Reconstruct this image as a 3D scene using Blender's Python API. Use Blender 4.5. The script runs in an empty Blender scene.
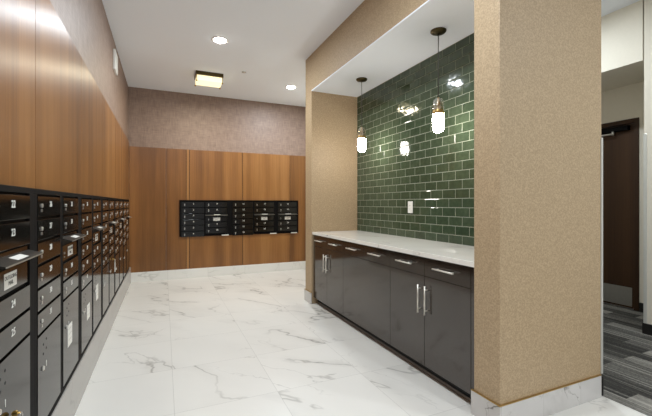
import bpy, bmesh, math, random
from mathutils import Vector, Matrix
random.seed(7)
C = bpy.context.scene.collection
sc = bpy.context.scene
PI = math.pi

# ------------------------------------------------------------------ colour / node helpers
def lin(c):
    return tuple(((v/255)/12.92 if v/255 <= .04045 else ((v/255+.055)/1.055)**2.4) for v in c) + (1,)

class NT:
    def __init__(self, name):
        self.m = bpy.data.materials.new(name); self.m.use_nodes = True
        self.t = self.m.node_tree; self.n = self.t.nodes
        self.b = self.n['Principled BSDF']
    def node(self, typ, ins=None, **kw):
        x = self.n.new(typ)
        for k, v in kw.items(): setattr(x, k, v)
        for k, v in (ins or {}).items():
            s = x.inputs[k]
            if isinstance(v, bpy.types.NodeSocket): self.t.links.new(v, s)
            else: s.default_value = v
        return x
    def link(self, a, b): self.t.links.new(a, b)
    def set(self, **kw):
        for k, v in kw.items():
            s = self.b.inputs[k.replace('_', ' ')]
            if isinstance(v, bpy.types.NodeSocket): self.t.links.new(v, s)
            else: s.default_value = v
    def obj(self): return self.node('ShaderNodeTexCoord').outputs['Object']
    def map(self, vec, scale=(1,1,1), loc=(0,0,0), rot=(0,0,0)):
        return self.node('ShaderNodeMapping', {'Vector': vec, 'Scale': scale, 'Location': loc, 'Rotation': rot}).outputs[0]
    def noise(self, vec, scale=5, detail=3, rough=.5, dist=0):
        return self.node('ShaderNodeTexNoise', {'Vector': vec, 'Scale': scale, 'Detail': detail, 'Roughness': rough, 'Distortion': dist}).outputs['Fac']
    def math(self, op, a, b=0.0, c=None, clamp=False):
        d = {0: a, 1: b}
        if c is not None: d[2] = c
        return self.node('ShaderNodeMath', d, operation=op, use_clamp=clamp).outputs[0]
    def ramp(self, fac, stops, interp='LINEAR'):
        r = self.node('ShaderNodeValToRGB', {'Fac': fac}); cr = r.color_ramp; cr.interpolation = interp
        while len(cr.elements) < len(stops): cr.elements.new(.5)
        for e, (p, c) in zip(cr.elements, stops): e.position = p; e.color = c
        return r.outputs['Color']
    def mix(self, fac, a, b, mode='MIX'):
        x = self.node('ShaderNodeMix', data_type='RGBA', blend_type=mode)
        for s, v in ((x.inputs[0], fac), (x.inputs[6], a), (x.inputs[7], b)):
            if isinstance(v, bpy.types.NodeSocket): self.t.links.new(v, s)
            else: s.default_value = v
        return x.outputs[2]
    def bump(self, h, strength=.2, dist=.002):
        o = self.node('ShaderNodeBump', {'Height': h, 'Strength': strength, 'Distance': dist}).outputs[0]
        self.link(o, self.b.inputs['Normal']); return o

def g(v): return (v, v, v, 1)
def plain(name, col, rough=.5, metal=0, spec=.5, noise=0, **kw):
    t = NT(name); t.set(Roughness=rough, Metallic=metal)
    t.b.inputs['Specular IOR Level'].default_value = spec
    if noise:
        n = t.noise(t.obj(), 40, 2)
        t.set(Base_Color=t.ramp(n, [(.3, tuple(v*(1-noise) for v in col[:3])+(1,)), (.7, tuple(min(1, v*(1+noise)) for v in col[:3])+(1,))]))
    else: t.set(Base_Color=col)
    for k, v in kw.items(): t.b.inputs[k.replace('_', ' ')].default_value = v
    return t.m

def wood_mat(name, dark, mid, light, rough=.3, aniso=.75, spec=.5, tone=.27):
    t = NT(name); o = t.obj()
    rnd = t.node('ShaderNodeAttribute', attribute_type='OBJECT', attribute_name='tone').outputs['Fac']
    off = t.node('ShaderNodeCombineXYZ', {0: t.math('MULTIPLY', rnd, 13.0), 1: t.math('MULTIPLY', rnd, 7.0), 2: t.math('MULTIPLY', rnd, 3.0)}).outputs[0]
    v = t.node('ShaderNodeVectorMath', {0: o, 1: off}, operation='ADD').outputs[0]
    fine = t.noise(t.map(v, (60, 60, 1.2)), 1.6, 4, .6)
    broad = t.noise(t.map(v, (5.5, 5.5, .10)), 1.3, 2, .5)
    cloud = t.noise(t.map(v, (2.2, 2.2, .8)), 1.5, 2, .5)
    f = t.math('ADD', t.math('MULTIPLY', fine, .32), t.math('MULTIPLY', broad, .55))
    f = t.math('ADD', f, t.math('MULTIPLY', cloud, .18))
    f = t.math('ADD', f, t.math('MULTIPLY', t.math('SUBTRACT', rnd, .5), tone))
    t.set(Base_Color=t.ramp(f, [(.34, dark), (.53, mid), (.72, light)]), Roughness=rough, Anisotropic=aniso)
    t.b.inputs['Specular IOR Level'].default_value = spec
    if aniso:
        t.set(Tangent=t.node('ShaderNodeTangent', direction_type='RADIAL', axis='Z').outputs[0])
    t.bump(fine, .06, .001)
    return t.m

def marble(name, tile=None, org=(0, 0), vein=1.0, rough=.25, scale=1.0, base=(226, 223, 217), up='z'):
    """white marble porcelain with grey veins; tile=(dx,dy) gives joints in the object's x,y and a new slab per tile"""
    t = NT(name); o = t.obj(); v = o
    joint = None
    if tile:
        s = t.node('ShaderNodeSeparateXYZ', {0: o}); 
        ax = {'z': (0, 1), 'x': (1, 2), 'y': (0, 2)}[up]
        u = t.math('DIVIDE', t.math('SUBTRACT', s.outputs[ax[0]], org[0]), tile[0])
        w = t.math('DIVIDE', t.math('SUBTRACT', s.outputs[ax[1]], org[1]), tile[1])
        iu, iw = t.math('FLOOR', u), t.math('FLOOR', w)
        fu, fw = t.math('FRACT', u), t.math('FRACT', w)
        def edge(f, L):
            d = t.math('MINIMUM', f, t.math('SUBTRACT', 1.0, f))
            return t.math('LESS_THAN', t.math('MULTIPLY', d, L), .0016)
        joint = t.math('MAXIMUM', edge(fu, tile[0]), edge(fw, tile[1]))
        wn = t.node('ShaderNodeTexWhiteNoise', {'Vector': t.node('ShaderNodeCombineXYZ', {0: iu, 1: iw, 2: 3.0}).outputs[0]}, noise_dimensions='3D')
        shift = t.node('ShaderNodeVectorMath', {0: wn.outputs['Color'], 1: (9, 9, 9)}, operation='MULTIPLY').outputs[0]
        v = t.node('ShaderNodeVectorMath', {0: o, 1: shift}, operation='ADD').outputs[0]
    vs = t.map(t.map(v, rot=(0, 0, math.radians(48))), (.55*scale, 1.15*scale, 1.0*scale))
    def veins(sc_, width, dist, seedloc):
        n = t.noise(t.map(vs, loc=seedloc), sc_, 5, .52, dist)
        a = t.math('ABSOLUTE', t.math('SUBTRACT', n, .5))
        return t.math('SUBTRACT', 1.0, t.math('DIVIDE', a, width), clamp=True)
    m1 = t.math('MULTIPLY', veins(1.1, .008, .25, (3, 1, 0)), t.math('MULTIPLY', t.math('SUBTRACT', t.noise(t.map(vs, loc=(8, 2, 1)), 1.3, 1), .45), 6.0, clamp=True))
    m2 = t.math('MULTIPLY', veins(2.1, .008, .3, (7, 5, 2)), t.math('MULTIPLY', t.math('SUBTRACT', t.noise(t.map(vs, loc=(1, 9, 4)), 1.7, 1), .50), 6.0, clamp=True))
    soft = t.math('MULTIPLY', veins(1.1, .06, .25, (3, 1, 0)), t.math('MULTIPLY', t.math('SUBTRACT', t.noise(t.map(vs, loc=(8, 2, 1)), 1.3, 1), .45), 3.0, clamp=True))
    b = lin(base)
    cloud = t.noise(vs, 2.5, 3)
    col = t.ramp(cloud, [(.3, tuple(x*.955 for x in b[:3])+(1,)), (.7, b)])
    col = t.mix(t.math('MULTIPLY', soft, .24*vein), col, lin((150, 145, 138)))
    col = t.mix(t.math('MULTIPLY', m1, .62*vein), col, lin((122, 117, 110)))
    col = t.mix(t.math('MULTIPLY', m2, .38*vein), col, lin((140, 135, 128)))
    if joint: col = t.mix(t.math('MULTIPLY', joint, .55), col, lin((172, 169, 163)))
    t.set(Base_Color=col, Roughness=rough)
    return t.m

def cloth_wall(name, c1, c2, kind):
    t = NT(name); o = t.obj()
    if kind == 'weave':
        s = t.node('ShaderNodeSeparateXYZ', {0: o}); h = t.math('ADD', s.outputs[0], s.outputs[1])
        v = t.node('ShaderNodeCombineXYZ', {0: h, 1: s.outputs[2], 2: 0.0}).outputs[0]
        a = t.noise(t.map(v, (95, 7, 1)), 1, 3, .6)
        b = t.noise(t.map(v, (7, 95, 1)), 1, 3, .6)
        k = t.noise(t.map(v, (11, 9, 1)), 1, 2, .5)
        f = t.math('ADD', t.math('ADD', t.math('MULTIPLY', a, .4), t.math('MULTIPLY', b, .35)), t.math('MULTIPLY', k, .25))
        col = t.ramp(f, [(.34, c1), (.66, c2)]); rough = .5
    else:
        f = t.node('ShaderNodeTexVoronoi', {'Vector': t.map(o, (1, 1, 1)), 'Scale': 115.0}).outputs['Distance']
        f = t.math('ADD', t.math('MULTIPLY', f, .45), t.math('MULTIPLY', t.noise(o, 75, 3, .65), .6))
        col = t.ramp(f, [(.36, c1), (.70, c2)]); rough = .55
    t.set(Base_Color=col, Roughness=rough); t.bump(f, .2, .0015)
    t.b.inputs['Specular IOR Level'].default_value = .5
    return t.m

# ------------------------------------------------------------------ materials
M = {}
M['floor'] = marble('marble floor tile', (.61, .61), (.055, 2.262), 1.3, .30)
M['base_left'] = marble('grey marble base', (.61, 9), (.20, -4), .5, .22, 1.0, (164, 160, 154), 'x')
M['base_back'] = marble('white marble base back', (.61, 9), (.055, -4), .5, .25, 1.0, (232, 230, 225), 'y')
M['base_pillar'] = marble('white marble base', (.33, 9), (1.95, -4), 2.2, .22, 2.2, (210, 207, 204), 'y')
M['quartz'] = marble('white quartz worktop', None, (0, 0), .75, .12, 1.6, (246, 242, 234))
M['wood'] = wood_mat('honey brown veneer', lin((106, 67, 30)), lin((137, 91, 45)), lin((160, 113, 63)), .38, .8, .6)
M['door_wood'] = wood_mat('dark brown door veneer', lin((46, 28, 14)), lin((58, 37, 19)), lin((70, 46, 25)), .5, 0, .3, 0)
M['brown_cloth'] = cloth_wall('brown woven wallcovering', lin((120, 99, 87)), lin((160, 137, 123)), 'weave')
M['tan_cloth'] = cloth_wall('tan speckled wallcovering', lin((164, 141, 110)), lin((190, 166, 133)), 'speck')
M['ceiling'] = plain('white ceiling paint', lin((241, 245, 251)), .9, noise=.004)
M['cream'] = plain('cream wall paint', lin((222, 215, 200)), .7, noise=.012)
M['black_base'] = plain('black rubber base', lin((22, 20, 18)), .5, noise=.1)
M['box_frame'] = plain('black mailbox frame', lin((10, 9, 9)), .65, 0, .1, noise=.08)
M['box_door'] = plain('dark bronze mailbox door', lin((15, 14, 12)), .12, 0, .40, noise=.06)
M['dark'] = plain('dark slot', lin((8, 8, 8)), .7)
M['steel'] = plain('brushed steel', lin((205, 203, 198)), .3, 1, noise=.03)
M['nickel'] = plain('satin nickel', lin((236, 232, 222)), .38, .75, noise=.02)
M['white_ink'] = plain('white lettering', lin((228, 226, 218)), .5)
M['paper'] = plain('white paper label', lin((226, 223, 215)), .6, noise=.02)
M['ink'] = plain('grey print', lin((96, 94, 90)), .6)
M['faint_print'] = plain('faint grey print', lin((186, 183, 176)), .6)
M['white_plastic'] = plain('white plastic', lin((236, 234, 228)), .35, noise=.01)
M['brass'] = plain('aged brass', lin((176, 146, 92)), .40, .8, noise=.06)
M['bronze'] = plain('dark bronze metal', lin((84, 72, 46)), .36, .9, noise=.08)
M['cord'] = plain('grey cord', lin((74, 72, 68)), .6, noise=.05)
M['grey_trim'] = plain('grey base strip', lin((120, 112, 104)), .4, noise=.05)
M['guard'] = plain('pale corner guard', lin((206, 206, 200)), .35, .3, noise=.02)
M['key'] = plain('brass key', lin((196, 160, 92)), .3, 1, noise=.05)
M['sprinkler'] = plain('pale grey cover', lin((190, 188, 184)), .5, noise=.02)

def lacquer():
    t = NT('dark brown gloss lacquer'); o = t.obj()
    n = t.noise(t.map(o, (90, 90, 1.5)), 1, 3, .6)
    t.set(Base_Color=t.ramp(n, [(.35, lin((47, 38, 31))), (.65, lin((56, 46, 38)))]), Roughness=.09)
    t.b.inputs['Specular IOR Level'].default_value = 1.0
    return t.m
M['lacquer'] = lacquer()

def tile_mat():
    t = NT('green glazed tile'); o = t.obj()
    a = t.node('ShaderNodeAttribute', attribute_name='tone').outputs['Fac']
    n = t.noise(o, 30, 3, .6)
    f = t.math('ADD', t.math('MULTIPLY', a, .25), t.math('MULTIPLY', n, .75))
    t.set(Base_Color=t.ramp(f, [(.2, lin((51, 64, 47))), (.5, lin((62, 75, 56))), (.8, lin((76, 88, 68)))]), Roughness=.06)
    t.bump(t.noise(o, 14, 2, .5), .12, .01)
    return t.m
M['tile'] = tile_mat()
M['grout'] = plain('pale grey green grout', lin((152, 157, 138)), .8, noise=.04)

def carpet_mat():
    t = NT('grey striped carpet'); o = t.obj()
    br = t.node('ShaderNodeTexBrick', {'Vector': t.map(o, (1, 1, 1), rot=(0, 0, PI/2)), 'Color1': g(0), 'Color2': g(1), 'Mortar': g(.2), 'Scale': 1.0, 'Mortar Size': .0, 'Brick Width': .55, 'Row Height': .13}, offset=.37).outputs['Color']
    st = t.noise(t.map(o, (26, .9, 1)), 1, 3, .7)
    fine = t.noise(t.map(o, (240, 60, 1)), 1, 1, .5)
    lines = t.math('GREATER_THAN', t.noise(t.map(o, (70, .5, 1)), 1, 0), .62)
    f = t.math('ADD', t.math('MULTIPLY', br, .5), t.math('MULTIPLY', st, .42))
    f = t.math('ADD', f, t.math('MULTIPLY', t.math('SUBTRACT', fine, .5), .5))
    f = t.math('ADD', f, t.math('MULTIPLY', lines, .22))
    t.set(Base_Color=t.ramp(f, [(.18, lin((40, 39, 37))), (.45, lin((80, 78, 74))), (.85, lin((156, 152, 144)))]), Roughness=.95)
    t.b.inputs['Specular IOR Level'].default_value = .1
    t.bump(fine, .5, .004)
    return t.m
M['carpet'] = carpet_mat()

def glow(name, col, s):
    t = NT(name); t.set(Base_Color=col, Roughness=.4); t.b.inputs['Emission Color'].default_value = col; t.b.inputs['Emission Strength'].default_value = s
    return t.m
M['bulb'] = glow('lit opal glass', (1, .94, .86, 1), 56)
M['lens'] = glow('lit lens', (1, .97, .92, 1), 20)
M['warm_glass'] = glow('lit warm frosted glass', (1, .88, .55, 1), .92)
def glass():
    t = NT('clear glass'); t.n.remove(t.b)
    lw = t.node('ShaderNodeLayerWeight', {'Blend': .35}).outputs['Facing']
    mx = t.node('ShaderNodeMixShader', {'Fac': t.math('ADD', t.math('MULTIPLY', lw, .55), .12), 1: t.node('ShaderNodeBsdfTransparent').outputs[0], 2: t.node('ShaderNodeBsdfGlossy', {'Color': g(.95), 'Roughness': .08}).outputs[0]})
    t.link(mx.outputs[0], t.n['Material Output'].inputs[0])
    return t.m
M['glass'] = glass()

# ------------------------------------------------------------------ mesh helpers
def box(bm, x0, x1, y0, y1, z0, z1, mi=0):
    vs = [bm.verts.new(p) for p in ((x0,y0,z0),(x1,y0,z0),(x1,y1,z0),(x0,y1,z0),(x0,y0,z1),(x1,y0,z1),(x1,y1,z1),(x0,y1,z1))]
    for f in ((0,3,2,1),(4,5,6,7),(0,1,5,4),(1,2,6,5),(2,3,7,6),(3,0,4,7)):
        bm.faces.new([vs[i] for i in f]).material_index = mi
def lathe(bm, prof, n=20, ctr=(0,0,0), axis='z', mi=0):
    rings = []
    for r, h in prof:
        ring = []
        for k in range(n):
            a = 2*PI*k/n; p = (r*math.cos(a), r*math.sin(a), h)
            if axis == 'y': p = (p[0], -p[2], p[1])
            if axis == 'x': p = (p[2], p[0], p[1])
            ring.append(bm.verts.new((p[0]+ctr[0], p[1]+ctr[1], p[2]+ctr[2])))
        rings.append(ring)
    for a, b in zip(rings, rings[1:]):
        for k in range(n):
            f = bm.faces.new((a[k], a[(k+1)%n], b[(k+1)%n], b[k])); f.material_index = mi; f.smooth = True
    for ring in (rings[0], rings[-1]):
        try: bm.faces.new(ring).material_index = mi
        except ValueError: pass
def tube(bm, p, q, r, n=10, mi=0):
    p, q = Vector(p), Vector(q); d = (q-p).normalized()
    u = d.orthogonal().normalized(); w = d.cross(u)
    A = [bm.verts.new(p+(u*math.cos(2*PI*k/n)+w*math.sin(2*PI*k/n))*r) for k in range(n)]
    B = [bm.verts.new(q+(u*math.cos(2*PI*k/n)+w*math.sin(2*PI*k/n))*r) for k in range(n)]
    for k in range(n):
        f = bm.faces.new((A[k], A[(k+1)%n], B[(k+1)%n], B[k])); f.smooth = True; f.material_index = mi
    bm.faces.new(A[::-1]).material_index = mi; bm.faces.new(B).material_index = mi
def obj(name, bm, mats, parent=None, loc=(0,0,0), bevel=0, seg=2):
    bmesh.ops.recalc_face_normals(bm, faces=bm.faces[:])
    me = bpy.data.meshes.new(name); bm.to_mesh(me); bm.free()
    for m in (mats if isinstance(mats, (list, tuple)) else [mats]): me.materials.append(M[m])
    o = bpy.data.objects.new(name, me); C.objects.link(o); o.location = loc
    if parent: o.parent = parent
    if bevel:
        b = o.modifiers.new('bevel', 'BEVEL'); b.width = bevel; b.segments = seg; b.limit_method = 'ANGLE'
    return o
def boxes(name, lst, mats, parent=None, loc=(0,0,0), bevel=0):
    bm = bmesh.new()
    for b in lst: box(bm, *b)
    return obj(name, bm, mats, parent, loc, bevel)
def empty(name, loc=(0,0,0), rz=0):
    o = bpy.data.objects.new(name, None); C.objects.link(o); o.location = loc; o.rotation_euler = (0,0,rz); o.empty_display_size = .1
    return o
def tag(o, label, cat, group=None):
    o['label'] = label; o['category'] = cat
    if group: o['group'] = group
    return o
def struct(o, label, cat='wall'):
    o['kind'] = 'structure'; o['label'] = label; o['category'] = cat
    return o
TXT = {}
def text_mesh(s, size, mat='white_ink'):
    if (s, size) not in TXT:
        cu = bpy.data.curves.new('lettering', 'FONT'); cu.body = s; cu.size = size; cu.align_x = 'CENTER'; cu.align_y = 'CENTER'; cu.extrude = .0006; cu.resolution_u = 2
        o = bpy.data.objects.new('lettering', cu); C.objects.link(o)
        bpy.context.view_layer.update()
        me = bpy.data.meshes.new_from_object(o.evaluated_get(bpy.context.evaluated_depsgraph_get()))
        bpy.data.objects.remove(o); me.transform(Matrix.Rotation(PI/2, 4, 'X'))     # faces -y
        me.materials.clear(); me.materials.append(M[mat])
        TXT[(s, size)] = me
    return TXT[(s, size)]

# ------------------------------------------------------------------ measured layout (metres)
XL, YB, ZC = -.49, 6.33, 3.0         # left wall, back wall, ceiling
XP, YP, YQ = 1.62, 1.389, 1.565      # pillar left face, pillar near/far face
YW0, YW1 = 4.08, 4.283               # far wing
XT, XE = 2.242, 2.505                # green tile face, corridor side of that wall
XR, XD = 4.06, 4.86                  # corridor right wall, door wall
ZS = 2.557                           # alcove soffit
YF = -2.6                            # open front edge, behind the camera

# ------------------------------------------------------------------ setting
struct(boxes('floor', [(XL-.1, XE, YF, YB+.1, -.05, 0)], 'floor'), 'white marble tile floor with grey veins', 'floor')
o = boxes('floor_carpet', [(XE, XD+.1, YF, YB+.1, -.05, .002)], 'carpet'); o.name = 'floor_corridor'
struct(o, 'dark grey striped carpet of the corridor at the right', 'floor')
struct(boxes('ceiling', [(XL-.1, XE, YF, YB+.1, ZC, ZC+.08), (XE, XR+.2, YF, YB+.1, 3.10, 3.18)], 'ceiling'), 'plain white ceiling', 'ceiling')

# left wall: brown wallcovering above a run of veneer panels
wl = struct(boxes('wall_left', [(XL-.1, XL-.012, YF, YB, 0, ZC)], 'brown_cloth'), 'left wall of brown woven covering above wood panels')
seams = [YF, -1.775, -.86, .055, .97, 1.885, 2.80, 3.715, 4.63, 5.545, YB]
for i, (a, b) in enumerate(zip(seams, seams[1:])):
    o = boxes('wood_panel', [(XL-.012, XL, a+.002, b-.002, .235, 2.155)], 'wood', wl); o['tone'] = (.5, .41, .47, .37, .31, .44, .35, .52, .46, .40)[i]
    if b < YB: boxes('seam_shade_strip', [(XL-.0125, XL-.009, b-.004, b+.004, .235, 2.155)], 'dark', wl)  # dark strip stands in for the shade inside each panel seam
struct(boxes('baseboard_left', [(XL-.02, -.463, YF, YB, 0, .235)], 'base_left', bevel=.002), 'tall grey marble base under the mailboxes on the left wall', 'baseboard')

wb = struct(boxes('wall_back', [(XL-.1, XE, YB+.012, YB+.1, 0, ZC)], 'brown_cloth'), 'back wall of brown woven covering above wood panels')
for a, b, tn in zip([XL, .03, .33, .378, 1.236, 2.094], [.03, .33, .378, 1.236, 2.094, XE], (.20, .10, .95, .40, .58, .12)):
    o = boxes('wood_panel', [(a+.004, b-.004, YB, YB+.012, .146, 2.085)], 'wood', wb); o['tone'] = tn
    if b > .1 and b < 2.2: boxes('seam_shade_strip', [(b-.005, b+.005, YB+.009, YB+.0125, .146, 2.085)], 'dark', wb)  # same dark strip painting the seam shade on the back wall
struct(boxes('baseboard_back', [(-.463, XE, YB-.014, YB+.01, 0, .146)], 'base_back', bevel=.002), 'low white marble base along the back wall', 'baseboard')

# alcove: near pillar, far wing, header, soffit, tiled wall
struct(boxes('wall_pillar', [(XP, XE, YP, YQ, 0, ZC)], 'tan_cloth', bevel=.004), 'tan speckled pillar at the near end of the alcove')
struct(boxes('wall_wing', [(XP, XT+.008, YW0, YW1, 0, ZC)], 'tan_cloth', bevel=.004), 'tan speckled wing wall at the far end of the counter')
struct(boxes('wall_header', [(XP, XP+.12, YQ, YW0, ZS+.012, ZC)], 'tan_cloth'), 'tan speckled header above the alcove')
struct(boxes('ceiling_soffit', [(XP, XT, YQ, YW0, ZS, ZS+.012)], 'ceiling'), 'white soffit over the counter alcove', 'ceiling')
struct(boxes('wall_core', [(XT+.008, XE, YQ, YW1, 0, ZC), (XE-.02, XE, YW1, YB, 0, ZC)], 'cream'), 'wall between the alcove and the corridor')

# tiled wall
bm = bmesh.new(); tone = bm.faces.layers.float.new('tone')
TW, TH, J = .155, .0775, .0045
z = 1.247 - 6*TH; r = 0
random.seed(3)
while z < ZS:
    y = YQ - TW + (TW/2 if r % 2 else 0) + .03
    while y < YW0:
        y0, y1, z0, z1 = max(y, YQ)+J/2, min(y+TW, YW0)-J/2, max(z, .80)+J/2, min(z+TH, ZS)-J/2
        if y1-y0 > .01 and z1-z0 > .008:
            ty, tz, tt = random.gauss(0, .0022), random.gauss(0, .0022), random.random()
            cy, cz = (y0+y1)/2, (z0+z1)/2
            def X(yy, zz): return XT + ty*(yy-cy) + tz*(zz-cz)
            e = .004
            out = [(y0,z0),(y1,z0),(y1,z1),(y0,z1)]; inn = [(y0+e,z0+e),(y1-e,z0+e),(y1-e,z1-e),(y0+e,z1-e)]
            A = [bm.verts.new((XT+.0075, *p)) for p in out]; A2 = [bm.verts.new((X(*p)+.0025, *p)) for p in out]; B = [bm.verts.new((X(*p), *p)) for p in inn]
            fs = [bm.faces.new(B)]
            for k in range(4):
                fs.append(bm.faces.new((A2[k], A2[(k+1)%4], B[(k+1)%4], B[k])))
                fs.append(bm.faces.new((A[k], A[(k+1)%4], A2[(k+1)%4], A2[k])))
            for f in fs: f[tone] = tt
        y += TW
    z += TH; r += 1
wt = boxes('wall_alcove', [(XT+.003, XT+.009, YQ, YW0, .80, ZS)], 'grout')
struct(wt, 'green glazed brick tile wall behind the counter')
obj('green_tiling', bm, 'tile', wt)

def pillar_base(name, label, x0, x1, y0, y1, h, faces):
    o = struct(boxes(name, faces(h), 'base_pillar', bevel=.0015), label, 'baseboard')
    t = .004
    boxes('metal_edge_strip', [(a-.001 if a < b else a, b+.001, c-.001, d, h, h+t) for a, b, c, d, _, _ in faces(h)], 'brass', o)
B_ = .011
pillar_base('baseboard_pillar', 'white marble base with a brass edge around the near pillar', 0,0,0,0, .135,
    lambda h: [(XP-B_, XE-.02, YP-B_, YP+.001, 0, h), (XP-B_, XP+.001, YP+.001, YQ+.012, 0, h)])
pillar_base('baseboard_wing', 'white marble base around the foot of the far wing wall', 0,0,0,0, .135,
    lambda h: [(XP-B_, XP+.001, YW0-B_, YW1+B_, 0, h), (XP+.001, XT, YW1-.001, YW1+B_, 0, h)])
struct(boxes('trim_1', [(XE-.012, XE+.006, YP-.006, YP+.03, .14, 1.615)], 'guard', bevel=.002), 'pale corner guard on the right edge of the pillar', 'trim')
struct(boxes('baseboard_corridor', [(XE, XE+.012, YP-.004, YB, 0, .12)], 'black_base'), 'black base on the corridor side of the pillar', 'baseboard')

# corridor right side with door niche
struct(boxes('wall_right', [(XR, XR+.12, YF, 1.893, 0, 3.1), (XR+.12, XD, 1.78, 1.86, 0, 3.1), (XR, XD, 3.6, YB, 0, 3.1)], 'cream'), 'cream corridor wall at the right edge')
struct(boxes('wall_niche', [(XR+.003, XR+.12, 1.905, 3.6, 2.535, 3.1), (XR+.12, XD, 1.86, 3.6, 2.56, 2.64)], 'cream'), 'cream header over the recessed corridor door')
struct(boxes('trim_2', [(XR+.02, XR+.115, 1.893, 1.905, 2.535, 3.1)], 'grey_trim'), 'thin grey joint between header and corridor wall', 'trim')
struct(boxes('wall_door', [(XD, XD+.1, 1.86, 2.31, 0, 2.6), (XD, XD+.1, 3.32, 3.6, 0, 2.6), (XD, XD+.1, 2.31, 3.32, 2.17, 2.6)], 'cream'), 'cream wall around the recessed corridor door')
struct(boxes('baseboard_right', [(XR-.01, XR, YF, 1.893, 0, .10), (XR-.01, XR+.12, 1.893, 1.903, 0, .10), (XD-.01, XD, 1.86, 2.305, 0, .10)], 'black_base'), 'black base along the corridor wall', 'baseboard')
struct(boxes('trim_3', [(XR-.004, XR+.03, 1.87, 1.897, .10, 1.85)], 'guard', bevel=.002), 'pale corner guard on the edge of the corridor wall', 'trim')
dr = struct(boxes('door_1', [(XD-.012, XD+.06, 2.31, 2.36, 0, 2.17), (XD-.012, XD+.06, 3.27, 3.32, 0, 2.17), (XD-.012, XD+.06, 2.36, 3.27, 2.12, 2.17)], 'door_wood', bevel=.003), 'dark wood door with a steel kick plate in the corridor', 'door')
boxes('door_leaf', [(XD+.012, XD+.055, 2.363, 3.267, .012, 2.117)], 'door_wood', dr, bevel=.002)
boxes('kick_plate', [(XD+.009, XD+.0125, 2.385, 3.245, .03, .245)], 'steel', dr)
cl = boxes('door_closer', [(XD-.050, XD+.012, 2.40, 2.92, 2.045, 2.10)], 'box_frame', dr, bevel=.006)
bm = bmesh.new(); tube(bm, (XD-.045, 2.55, 2.02), (XD-.055, 3.05, 2.02), .011); tube(bm, (XD-.045, 2.55, 2.005), (XD-.045, 2.55, 2.05), .014)
obj('closer_arm', bm, 'steel', cl)
boxes('threshold', [(XD-.005, XD+.06, 2.36, 3.27, 0.002, .010)], 'steel', dr)

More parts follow.
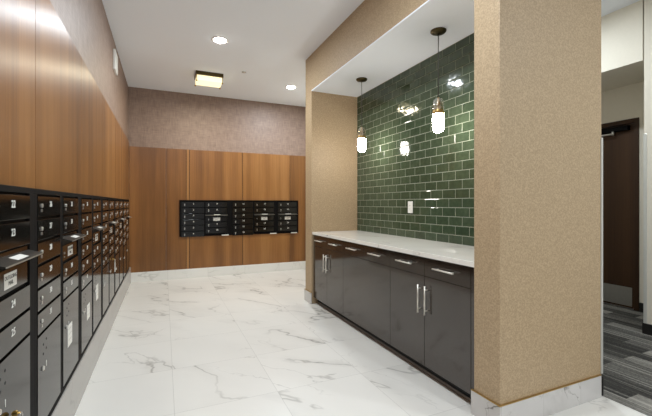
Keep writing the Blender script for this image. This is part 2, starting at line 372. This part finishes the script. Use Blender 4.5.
# ------------------------------------------------------------------ mailboxes
def mail_unit(label, loc, rz, W, H, cols, group, extra=None, mbot=.027):
    """local x runs to the right along the wall, -y is out of the wall, z up from the bottom edge"""
    root = empty('mailbox_unit', loc, rz); tag(root, label, 'mailbox', group)
    fr = bmesh.new(); top = H-.025
    box(fr, 0, W, -.004, 0, 0, H)
    box(fr, 0, W, -.018, -.004, H-.022, H); box(fr, 0, W, -.018, -.004, 0, mbot-.004)
    xs = [0]
    for x0, w, rows in cols: xs += [x0-.003, x0+w+.003]
    xs.append(W)
    for a, b in zip(xs[::2], xs[1::2]): box(fr, a, b, -.018, -.004, mbot-.004, H-.022)
    obj('frame', fr, 'box_frame', root, bevel=.0015)
    for x0, w, rows in cols:
        z1 = top
        for kind, h, num in rows:
            z0 = z1-h if h else mbot
            d = bmesh.new(); gp = .006
            if kind == 'out':
                zs = z1-.030
                box(d, x0, x0+w, -.014, -.004, z0+gp, zs-.030)
                box(d, x0, x0+w, -.006, -.004, zs-.030, zs-.004, 1)
                box(d, x0, x0+w, -.014, -.004, zs-.004, z1-.002)
                dd = obj('outgoing_slot_door', d, ['box_door', 'dark'], root, bevel=.001)
                hb = bmesh.new()
                y0, y1, za, zb = -.014, -.058, zs+.012, zs-.002
                P = [(x0-.004,y0,za),(x0+w+.004,y0,za),(x0+w+.004,y1,zb),(x0-.004,y1,zb)]
                U = [hb.verts.new(p) for p in P]; L = [hb.verts.new((p[0],p[1],p[2]-.005)) for p in P]
                hb.faces.new(U); hb.faces.new(L[::-1])
                for k in range(4): hb.faces.new((U[k], L[k], L[(k+1)%4], U[(k+1)%4]))
                hd = obj('slot_hood', hb, 'steel_dark', dd)
                boxes('hood_edge', [(x0-.004, x0+w+.004, y1-.002, y1, zb-.005, zb-.001)], 'hood_edge', dd)
                lb = bmesh.new(); f = lambda t: (y0+(y1-y0)*t, za+(zb-za)*t+.0012)
                (ya, zza), (yb, zzb) = f(.22), f(.80)
                q = [lb.verts.new(p) for p in ((x0+.13,ya,zza),(x0+.235,ya,zza),(x0+.235,yb,zzb),(x0+.13,yb,zzb))]
                lb.faces.new(q); q2 = bmesh.ops.extrude_face_region(lb, geom=lb.faces[:]); bmesh.ops.translate(lb, vec=(0,0,-.0008), verts=[v for v in q2['geom'] if isinstance(v, bmesh.types.BMVert)])
                obj('hood_label', lb, 'paper', dd)
                zc = (z0+zs-.030)/2+.003
                cb = bmesh.new(); box(cb, x0+.125, x0+.235, -.0148, -.0138, zc-.026, zc+.026)
                card = obj('label_card', cb, 'paper', dd)
                tx = bpy.data.objects.new('lettering', text_mesh('OUTGOING\nMAIL', .0195, 'ink')); C.objects.link(tx); tx.location = (x0+.18, -.0150, zc); tx.parent = dd
                lk = bmesh.new(); lathe(lk, [(.006,0),(.006,.003)], 12, (x0+.05, -.014, zc), 'y'); lathe(lk, [(.003,0),(.003,.002)], 8, (x0+.05, -.014, zc-.02), 'y')
                obj('lock', lk, 'steel', dd)
            else:
                box(d, x0, x0+w, -.020, -.004, z0+gp, z1-gp)
                if kind == 'parcel':
                    for px in (.075, .115):
                        for pz in (.055, .095): lathe(d, [(.0055, .0195), (.0055, .0205)], 10, (x0+px, 0, z1-pz+(.012 if px > .1 else 0)), 'y', 1)
                dd = obj('parcel_door' if kind == 'parcel' else 'mailbox_door', d, ['box_door', 'dark'], root, bevel=.001)
                if kind == 'small':
                    zl = (z0+z1)/2+.004
                    lk = bmesh.new(); lathe(lk, [(.0085,.0),(.0085,.003),(.007,.005)], 14, (x0+.05, -.020, zl), 'y'); box(lk, x0+.044, x0+.056, -.0225, -.020, zl-.026, zl-.014)
                    obj('lock', lk, 'steel', dd)
                    nz = (x0+.185, -.0206, zl+.006)
                else:
                    lk = bmesh.new(); lathe(lk, [(.010,.0),(.010,.004),(.008,.007)], 14, (x0+.06, -.020, z1-.15), 'y')
                    obj('lock', lk, 'steel', dd)
                    nz = (x0+.115, -.0206, z1-.150)
                if num:
                    nm = bpy.data.objects.new('number', text_mesh(num, .036)); C.objects.link(nm); nm.location = nz; nm.parent = dd
            z1 = z0
    if extra: extra(root)
    return root
M['hood_edge'] = plain('worn grey metal edge', lin((150, 144, 132)), .4, .5, noise=.05)  # even mid-grey strip along the front lip of the hood
M['steel_dark'] = plain('grey metal hood', lin((52, 49, 45)), .35, .4, noise=.05)

SM = .0965
def cols_double(n, x0a, xb, w, last):
    """n = first number; six small doors left, the outgoing slot column right"""
    A = [('small', SM, str(n+i)) for i in range(6)]
    Bc = [('small', SM, str(n+6)), ('small', SM, str(n+7)), ('out', .145, None), ('small', SM, str(n+8)), ('small', SM, str(n+9))]
    if last: A.append(('parcel', None, last)); Bc.append(('parcel', None, last))
    return [(x0a, w, A), (xb, w, Bc)]
def sticker(x, z, w, h, lines=3):
    def f(root):
        b = bmesh.new(); box(b, x, x+w, -.0212, -.0201, z, z+h)
        for k in range(lines): box(b, x+w*.15, x+w*.85, -.0214, -.0210, z+h*(.78-.25*k), z+h*(.81-.25*k), 1)
        o = obj('paper_notice', b, ['paper', 'faint_print'], root); o['label'] = 'white paper notice'
    return f
left_labels = ['nearest mailbox bank on the left wall, cut by the frame edge, brass keys hanging',
    'second mailbox bank on the left wall, one paper notice on its right parcel door',
    'third mailbox bank on the left wall, paper notices on both parcel doors',
    'fourth mailbox bank on the left wall, keys on a white tag in its lock',
    'fifth mailbox bank on the left wall, second last before the back corner',
    'farthest black mailbox bank on the left wall, beside the back corner']
extras = [None, sticker(.53, .20, .10, .115), None, None, None, None]
def two(root): sticker(.20, .19, .10, .10)(root); sticker(.55, .235, .10, .115)(root)
extras[2] = two
first = [16, 26, 36, 46, 56, 66]
LX = -.488
for i in range(6):
    mail_unit(left_labels[i], (LX, .94+.86*i, .235), PI/2, .86, 1.027, cols_double(first[i], .03, .44, .355, '1'), 'mailbox banks along the left wall', extras[i])
def peek(*xs):
    def f(root):
        for x in xs:
            o = boxes('paper_slip', [(x, x+.115, -.030, -.0182, -.004, .010)], 'paper', root); o['label'] = 'white paper strip at the bottom edge'
    return f
bw = .35
mail_unit('left one of the three black mailbox banks on the back wall', (.225, YB-.001, .675), 0, .81, .589, cols_double(1, .03, .40, bw, None), 'mailbox banks on the back wall', peek(.66), .0)
mail_unit('middle one of the three black mailbox banks on the back wall', (1.035, YB-.001, .675), 0, .81, .589, cols_double(11, .03, .40, bw, None), 'mailbox banks on the back wall', peek(.68), .0)
mail_unit('narrow single column black mailbox bank at the right end of the back wall row', (1.845, YB-.001, .675), 0, .402, .589,
    [(.02, bw, [('small', SM, '21'), ('small', SM, '22'), ('out', .145, None), ('small', SM, '23'), ('small', SM, '24')])], 'mailbox banks on the back wall', peek(.26), .0)

# keys left in two locks
def keys(label, loc, tagcol):
    r = empty('key_set', loc, PI/2); tag(r, label, 'keys')
    b = bmesh.new(); lathe(b, [(.010,0),(.010,.003)], 14, (0, -.006, 0), 'x'); tube(b, (0, 0, 0), (0, -.022, 0), .003, 8); obj('inserted_key', b, 'key', r)
    b = bmesh.new()
    n = 16
    for k in range(n):
        a0, a1 = 2*PI*k/n, 2*PI*(k+1)/n
        tube(b, (.016*math.sin(a0), -.022, -.016+.016*math.cos(a0)), (.016*math.sin(a1), -.022, -.016+.016*math.cos(a1)), .0015, 6)
    obj('ring', b, 'steel', r)
    if tagcol: boxes('tag', [(-.022, .022, -.0235, -.0205, -.125, -.032)], tagcol, r, bevel=.001)
    else:
        b = bmesh.new(); lathe(b, [(.012,0),(.012,.003)], 14, (.004, -.024, -.045), 'y'); box(b, .001, .007, -.027, -.024, -.085, -.05); obj('loose_key', b, 'key', r)
    return r
keys('brass keys hanging in the parcel door lock of the nearest mailbox bank', (LX+.027, .94+.44+.155, .50), None)
keys('keys on a white tag hanging from a lock far along the left wall mailboxes', (LX+.027, 3.54+.44+.13, .66), 'white_plastic')

# ------------------------------------------------------------------ counter
XC = 1.645      # door faces
zb, zt, zd = .080, .832, .702
uu = [1.612, 2.448, 3.283, 4.080-.001]
def bar(parent, p, q, out=.028, r=.0055):
    """bar pull between p and q on the face XC"""
    b = bmesh.new(); p, q = Vector(p), Vector(q); d = (q-p).normalized()
    tube(b, p+Vector((-out,0,0)), q+Vector((-out,0,0)), r, 12)
    for t in (.14, .86):
        m = p.lerp(q, t); tube(b, m, m+Vector((-out,0,0)), r*.8, 8)
    o = obj('handle', b, 'nickel', parent); o['label'] = 'satin nickel bar handle'
def cabinet(label, y0, y1, doors):
    r = empty('base_cabinet', (XC+.02, (y0+y1)/2, 0)); tag(r, label, 'cabinet', 'counter base cabinets')
    ox, oy = XC+.02, (y0+y1)/2
    def bx(name, lst, mat, par=r, bevel=0): return boxes(name, [(a-ox, b-ox, c-oy, d-oy, e, f) for a, b, c, d, e, f in lst], mat, par, bevel=bevel)
    bx('body', [(XC+.02, XT-.002, y0, y1, zb+.002, zt+.001)], 'lacquer')
    bx('toe_kick', [(XC+.055, XC+.07, y0, y1, 0, zb)], 'dark')
    ym = (y0+y1)/2; gp = .0015
    def pull(par, p, q): bar(par, (p[0]-ox, p[1]-oy, p[2]), (q[0]-ox, q[1]-oy, q[2]))
    for a, b in ((y0, ym), (ym, y1)):
        d = bx('drawer', [(XC, XC+.019, a+gp, b-gp, zd+gp, zt-.004)], 'lacquer', bevel=.0012)
        c = (a+b)/2; pull(d, (XC, c-.095, .772), (XC, c+.095, .772))
    if doors:
        for a, b, s in ((y0, ym, 1), (ym, y1, -1)):
            d = bx('door', [(XC, XC+.019, a+gp, b-gp, zb, zd-gp)], 'lacquer', bevel=.0012)
            yy = ym - s*.036; pull(d, (XC, yy, .445), (XC, yy, .640))
    else:
        bx('front_panel', [(XC, XC+.019, y0+gp, y1-gp, zb, zd-gp)], 'lacquer', bevel=.0012)
cabinet('dark gloss base cabinet nearest the camera, beside the tan pillar, with two long door handles', uu[0], uu[1], True)
cabinet('middle dark gloss base cabinet with one wide plain panel under two drawers', uu[1], uu[2], False)
cabinet('farthest dark gloss base cabinet with a pair of door handles, beside the wing wall', uu[2], uu[3], True)
tag(boxes('filler_strip', [(XC+.002, XC+.02, YQ+.001, uu[0]-.001, zb, zt)], 'lacquer'), 'narrow dark filler strip between the nearest cabinet and the pillar', 'filler')
struct(boxes('trim_4', [(XC+.048, XC+.0545, YQ+.013, YW0-.012, 0, .022)], 'grey_trim'), 'low grey strip along the floor under the cabinets', 'trim')
tag(boxes('countertop', [(1.63, XT-.001, YQ+.001, YW0-.001, zt+.002, .866)], 'quartz', bevel=.002), 'white veined quartz worktop over the dark cabinets', 'countertop')

# outlet on the tiled wall
r = empty('wall_outlet', (XT-.002, 2.975, 1.168)); tag(r, 'white outlet plate on the green tile wall above the counter', 'outlet')
boxes('plate', [(-.006, 0, -.037, .037, -.058, .058)], 'white_plastic', r, bevel=.002)
boxes('insert', [(-.0085, -.006, -.017, .017, -.034, .034)], 'white_plastic', r, bevel=.001)
b = bmesh.new()
for s in (-1, 1):
    for k in (-1, 1): box(b, -.0092, -.0084, k*.006-.001, k*.006+.001, s*.017-.004, s*.017+.004)
obj('slots', b, 'dark', r)

# ------------------------------------------------------------------ pendants
def pendant(label, x, y, ztop):
    r = empty('pendant_lamp', (x, y, ZS)); tag(r, label, 'pendant lamp', 'pendant lamps over the counter')
    zt_ = ztop-ZS
    b = bmesh.new(); lathe(b, [(.0,0),(.060,0),(.060,-.010),(.052,-.018),(.012,-.022),(.0,-.022)], 32); obj('canopy', b, 'bronze', r)
    b = bmesh.new(); tube(b, (0,0,-.02), (0,0,zt_-.005), .0035, 8); obj('cord', b, 'cord', r)
    b = bmesh.new(); lathe(b, [(.004,.0),(.010,-.004),(.012,-.03),(.015,-.045),(.015,-.078),(.0,-.078)], 20, (0,0,zt_)); obj('socket', b, 'brass', r)
    b = bmesh.new(); lathe(b, [(.013,-.006),(.028,-.012),(.038,-.028),(.043,-.055),(.044,-.10),(.041,-.10),(.040,-.056),(.035,-.031),(.026,-.016),(.013,-.010)], 28, (0,0,zt_)); obj('glass_dome', b, 'glass', r)
    b = bmesh.new(); lathe(b, [(.0,-.074),(.030,-.074),(.038,-.080),(.041,-.100),(.0450,-.112),(.0450,-.133),(.0,-.133)], 28, (0,0,zt_)); obj('band', b, 'brass', r)
    b = bmesh.new(); pr = [(.0,-.134),(.044,-.134),(.044,-.235)]
    for k in range(1, 8): a = k*PI/16; pr.append((.044*math.cos(a), -.235-.044*math.sin(a)))
    pr.append((.0005, -.279)); lathe(b, pr, 28, (0,0,zt_)); obj('lit_shade', b, 'bulb', r)
pendant('nearer brass and glass pendant lamp hanging before the middle of the green tile wall', 1.963, 2.255, 2.035)
pendant('farther brass and glass pendant lamp hanging beside the wing wall', 1.963, 3.467, 2.04)

# ------------------------------------------------------------------ ceiling fixtures
def downlight(x, y, label, e, z=ZC, visible=True):
    r = empty('recessed_downlight', (x, y, z)); tag(r, label, 'ceiling light', 'recessed ceiling downlights')
    b = bmesh.new(); lathe(b, [(.064,.0),(.088,.0),(.090,-.004),(.074,-.006),(.064,-.001)], 32); obj('trim_ring', b, 'white_plastic', r)
    b = bmesh.new(); lathe(b, [(.0,-.0015),(.066,-.0015),(.065,-.008),(.050,-.017),(.026,-.022),(.0,-.0235)], 32); obj('lens', b, 'lens', r)
    la = bpy.data.lights.new('downlight', 'AREA'); la.shape = 'DISK'; la.size = .10; la.energy = e; la.color = (.84, .93, 1.0)
    lo = bpy.data.objects.new('downlight', la); C.objects.link(lo); lo.location = (x, y, z-.026)
ED = 26
downlight(.562, 4.134, 'lit recessed downlight in the middle of the ceiling, nearer one', ED)
downlight(1.786, 5.351, 'lit recessed downlight near the back wall beside the wing, farther one', ED)
for x, y, k in ((.62, 1.55, 1.2), (.45, -.4, .45), (2.0, -1.0, 1.25)):  # out of view; first follows the pillar's bright side, others added for brightness
    downlight(x, y, 'unseen downlight added in the ceiling nearer the entrance', ED*k)
downlight(3.2, 2.5, 'unseen downlight added in the corridor ceiling', 22, 3.10)  # added behind the pillar, out of view, to brighten the door header
downlight(3.2, -.4, 'unseen downlight added in the corridor ceiling', 24, 3.10)  # added out of view to brighten the corridor

r = empty('flush_ceiling_lamp', (.572, 5.33, ZC)); tag(r, 'square flush ceiling lamp with dark plate and warm lit glass box', 'ceiling light')
hw = .168
boxes('mounting_plate', [(-hw-.012, hw+.012, -.135, .135, -.048, 0)], 'bronze', r, bevel=.002)
boxes('glass_box', [(-hw, hw, -.12, .12, -.122, -.050)], 'warm_glass', r, bevel=.004)
for x0 in (-hw-.004, hw-.004):
    for y0 in (-.124, .116): boxes('corner_bar', [(x0, x0+.008, y0, y0+.008, -.124, -.046)], 'brass', r)
for x0 in (-hw, hw):
    for y0 in (-.12, .12):
        b = bmesh.new(); lathe(b, [(.0,0),(.011,0),(.011,-.010),(.006,-.016),(.0,-.016)], 12, (x0, y0, -.123)); obj('knob', b, 'brass', r)
la = bpy.data.lights.new('flush_lamp_light', 'AREA'); la.shape = 'RECTANGLE'; la.size = .36; la.size_y = .22; la.energy = 13; la.color = (1, .88, .62)
lo = bpy.data.objects.new('flush_lamp_light', la); C.objects.link(lo); lo.location = (.572, 5.33, ZC-.145)

b = bmesh.new(); lathe(b, [(.0,.003),(.032,.003),(.030,-.006),(.0,-.007)], 24)
tag(obj('sprinkler_cover', b, 'sprinkler', None, (.997, 5.003, ZC)), 'small round sprinkler cover on the ceiling between the lamps', 'sprinkler')
r = empty('wall_speaker', (XL-.012, 4.63, 2.765), PI/2); tag(r, 'white square device high on the brown left wall', 'wall device')
boxes('housing', [(-.11, .11, -.022, 0, -.11, .11)], 'white_plastic', r, bevel=.004)
boxes('face_plate', [(-.09, .09, -.026, -.022, -.09, .09)], 'white_plastic', r, bevel=.002)

# ------------------------------------------------------------------ world and camera
w = bpy.data.worlds.new('world'); sc.world = w; w.use_nodes = True
w.node_tree.nodes['Background'].inputs[0].default_value = (.98, .99, 1, 1); w.node_tree.nodes['Background'].inputs[1].default_value = .43
cam = bpy.data.cameras.new('camera'); co = bpy.data.objects.new('camera', cam); C.objects.link(co)
cam.sensor_width = 36; cam.lens = 365/652*36; cam.shift_y = -4/652; cam.clip_start = .02
co.location = (0, 0, 1.2); co.rotation_euler = (PI/2, 0, -math.atan(162/365))
sc.camera = co
vs = sc.view_settings; sc.display_settings.display_device = 'sRGB'
vs.view_transform = 'Standard'; vs.look = 'None'; vs.exposure = 0.22; vs.gamma = 1; vs.use_curve_mapping = False
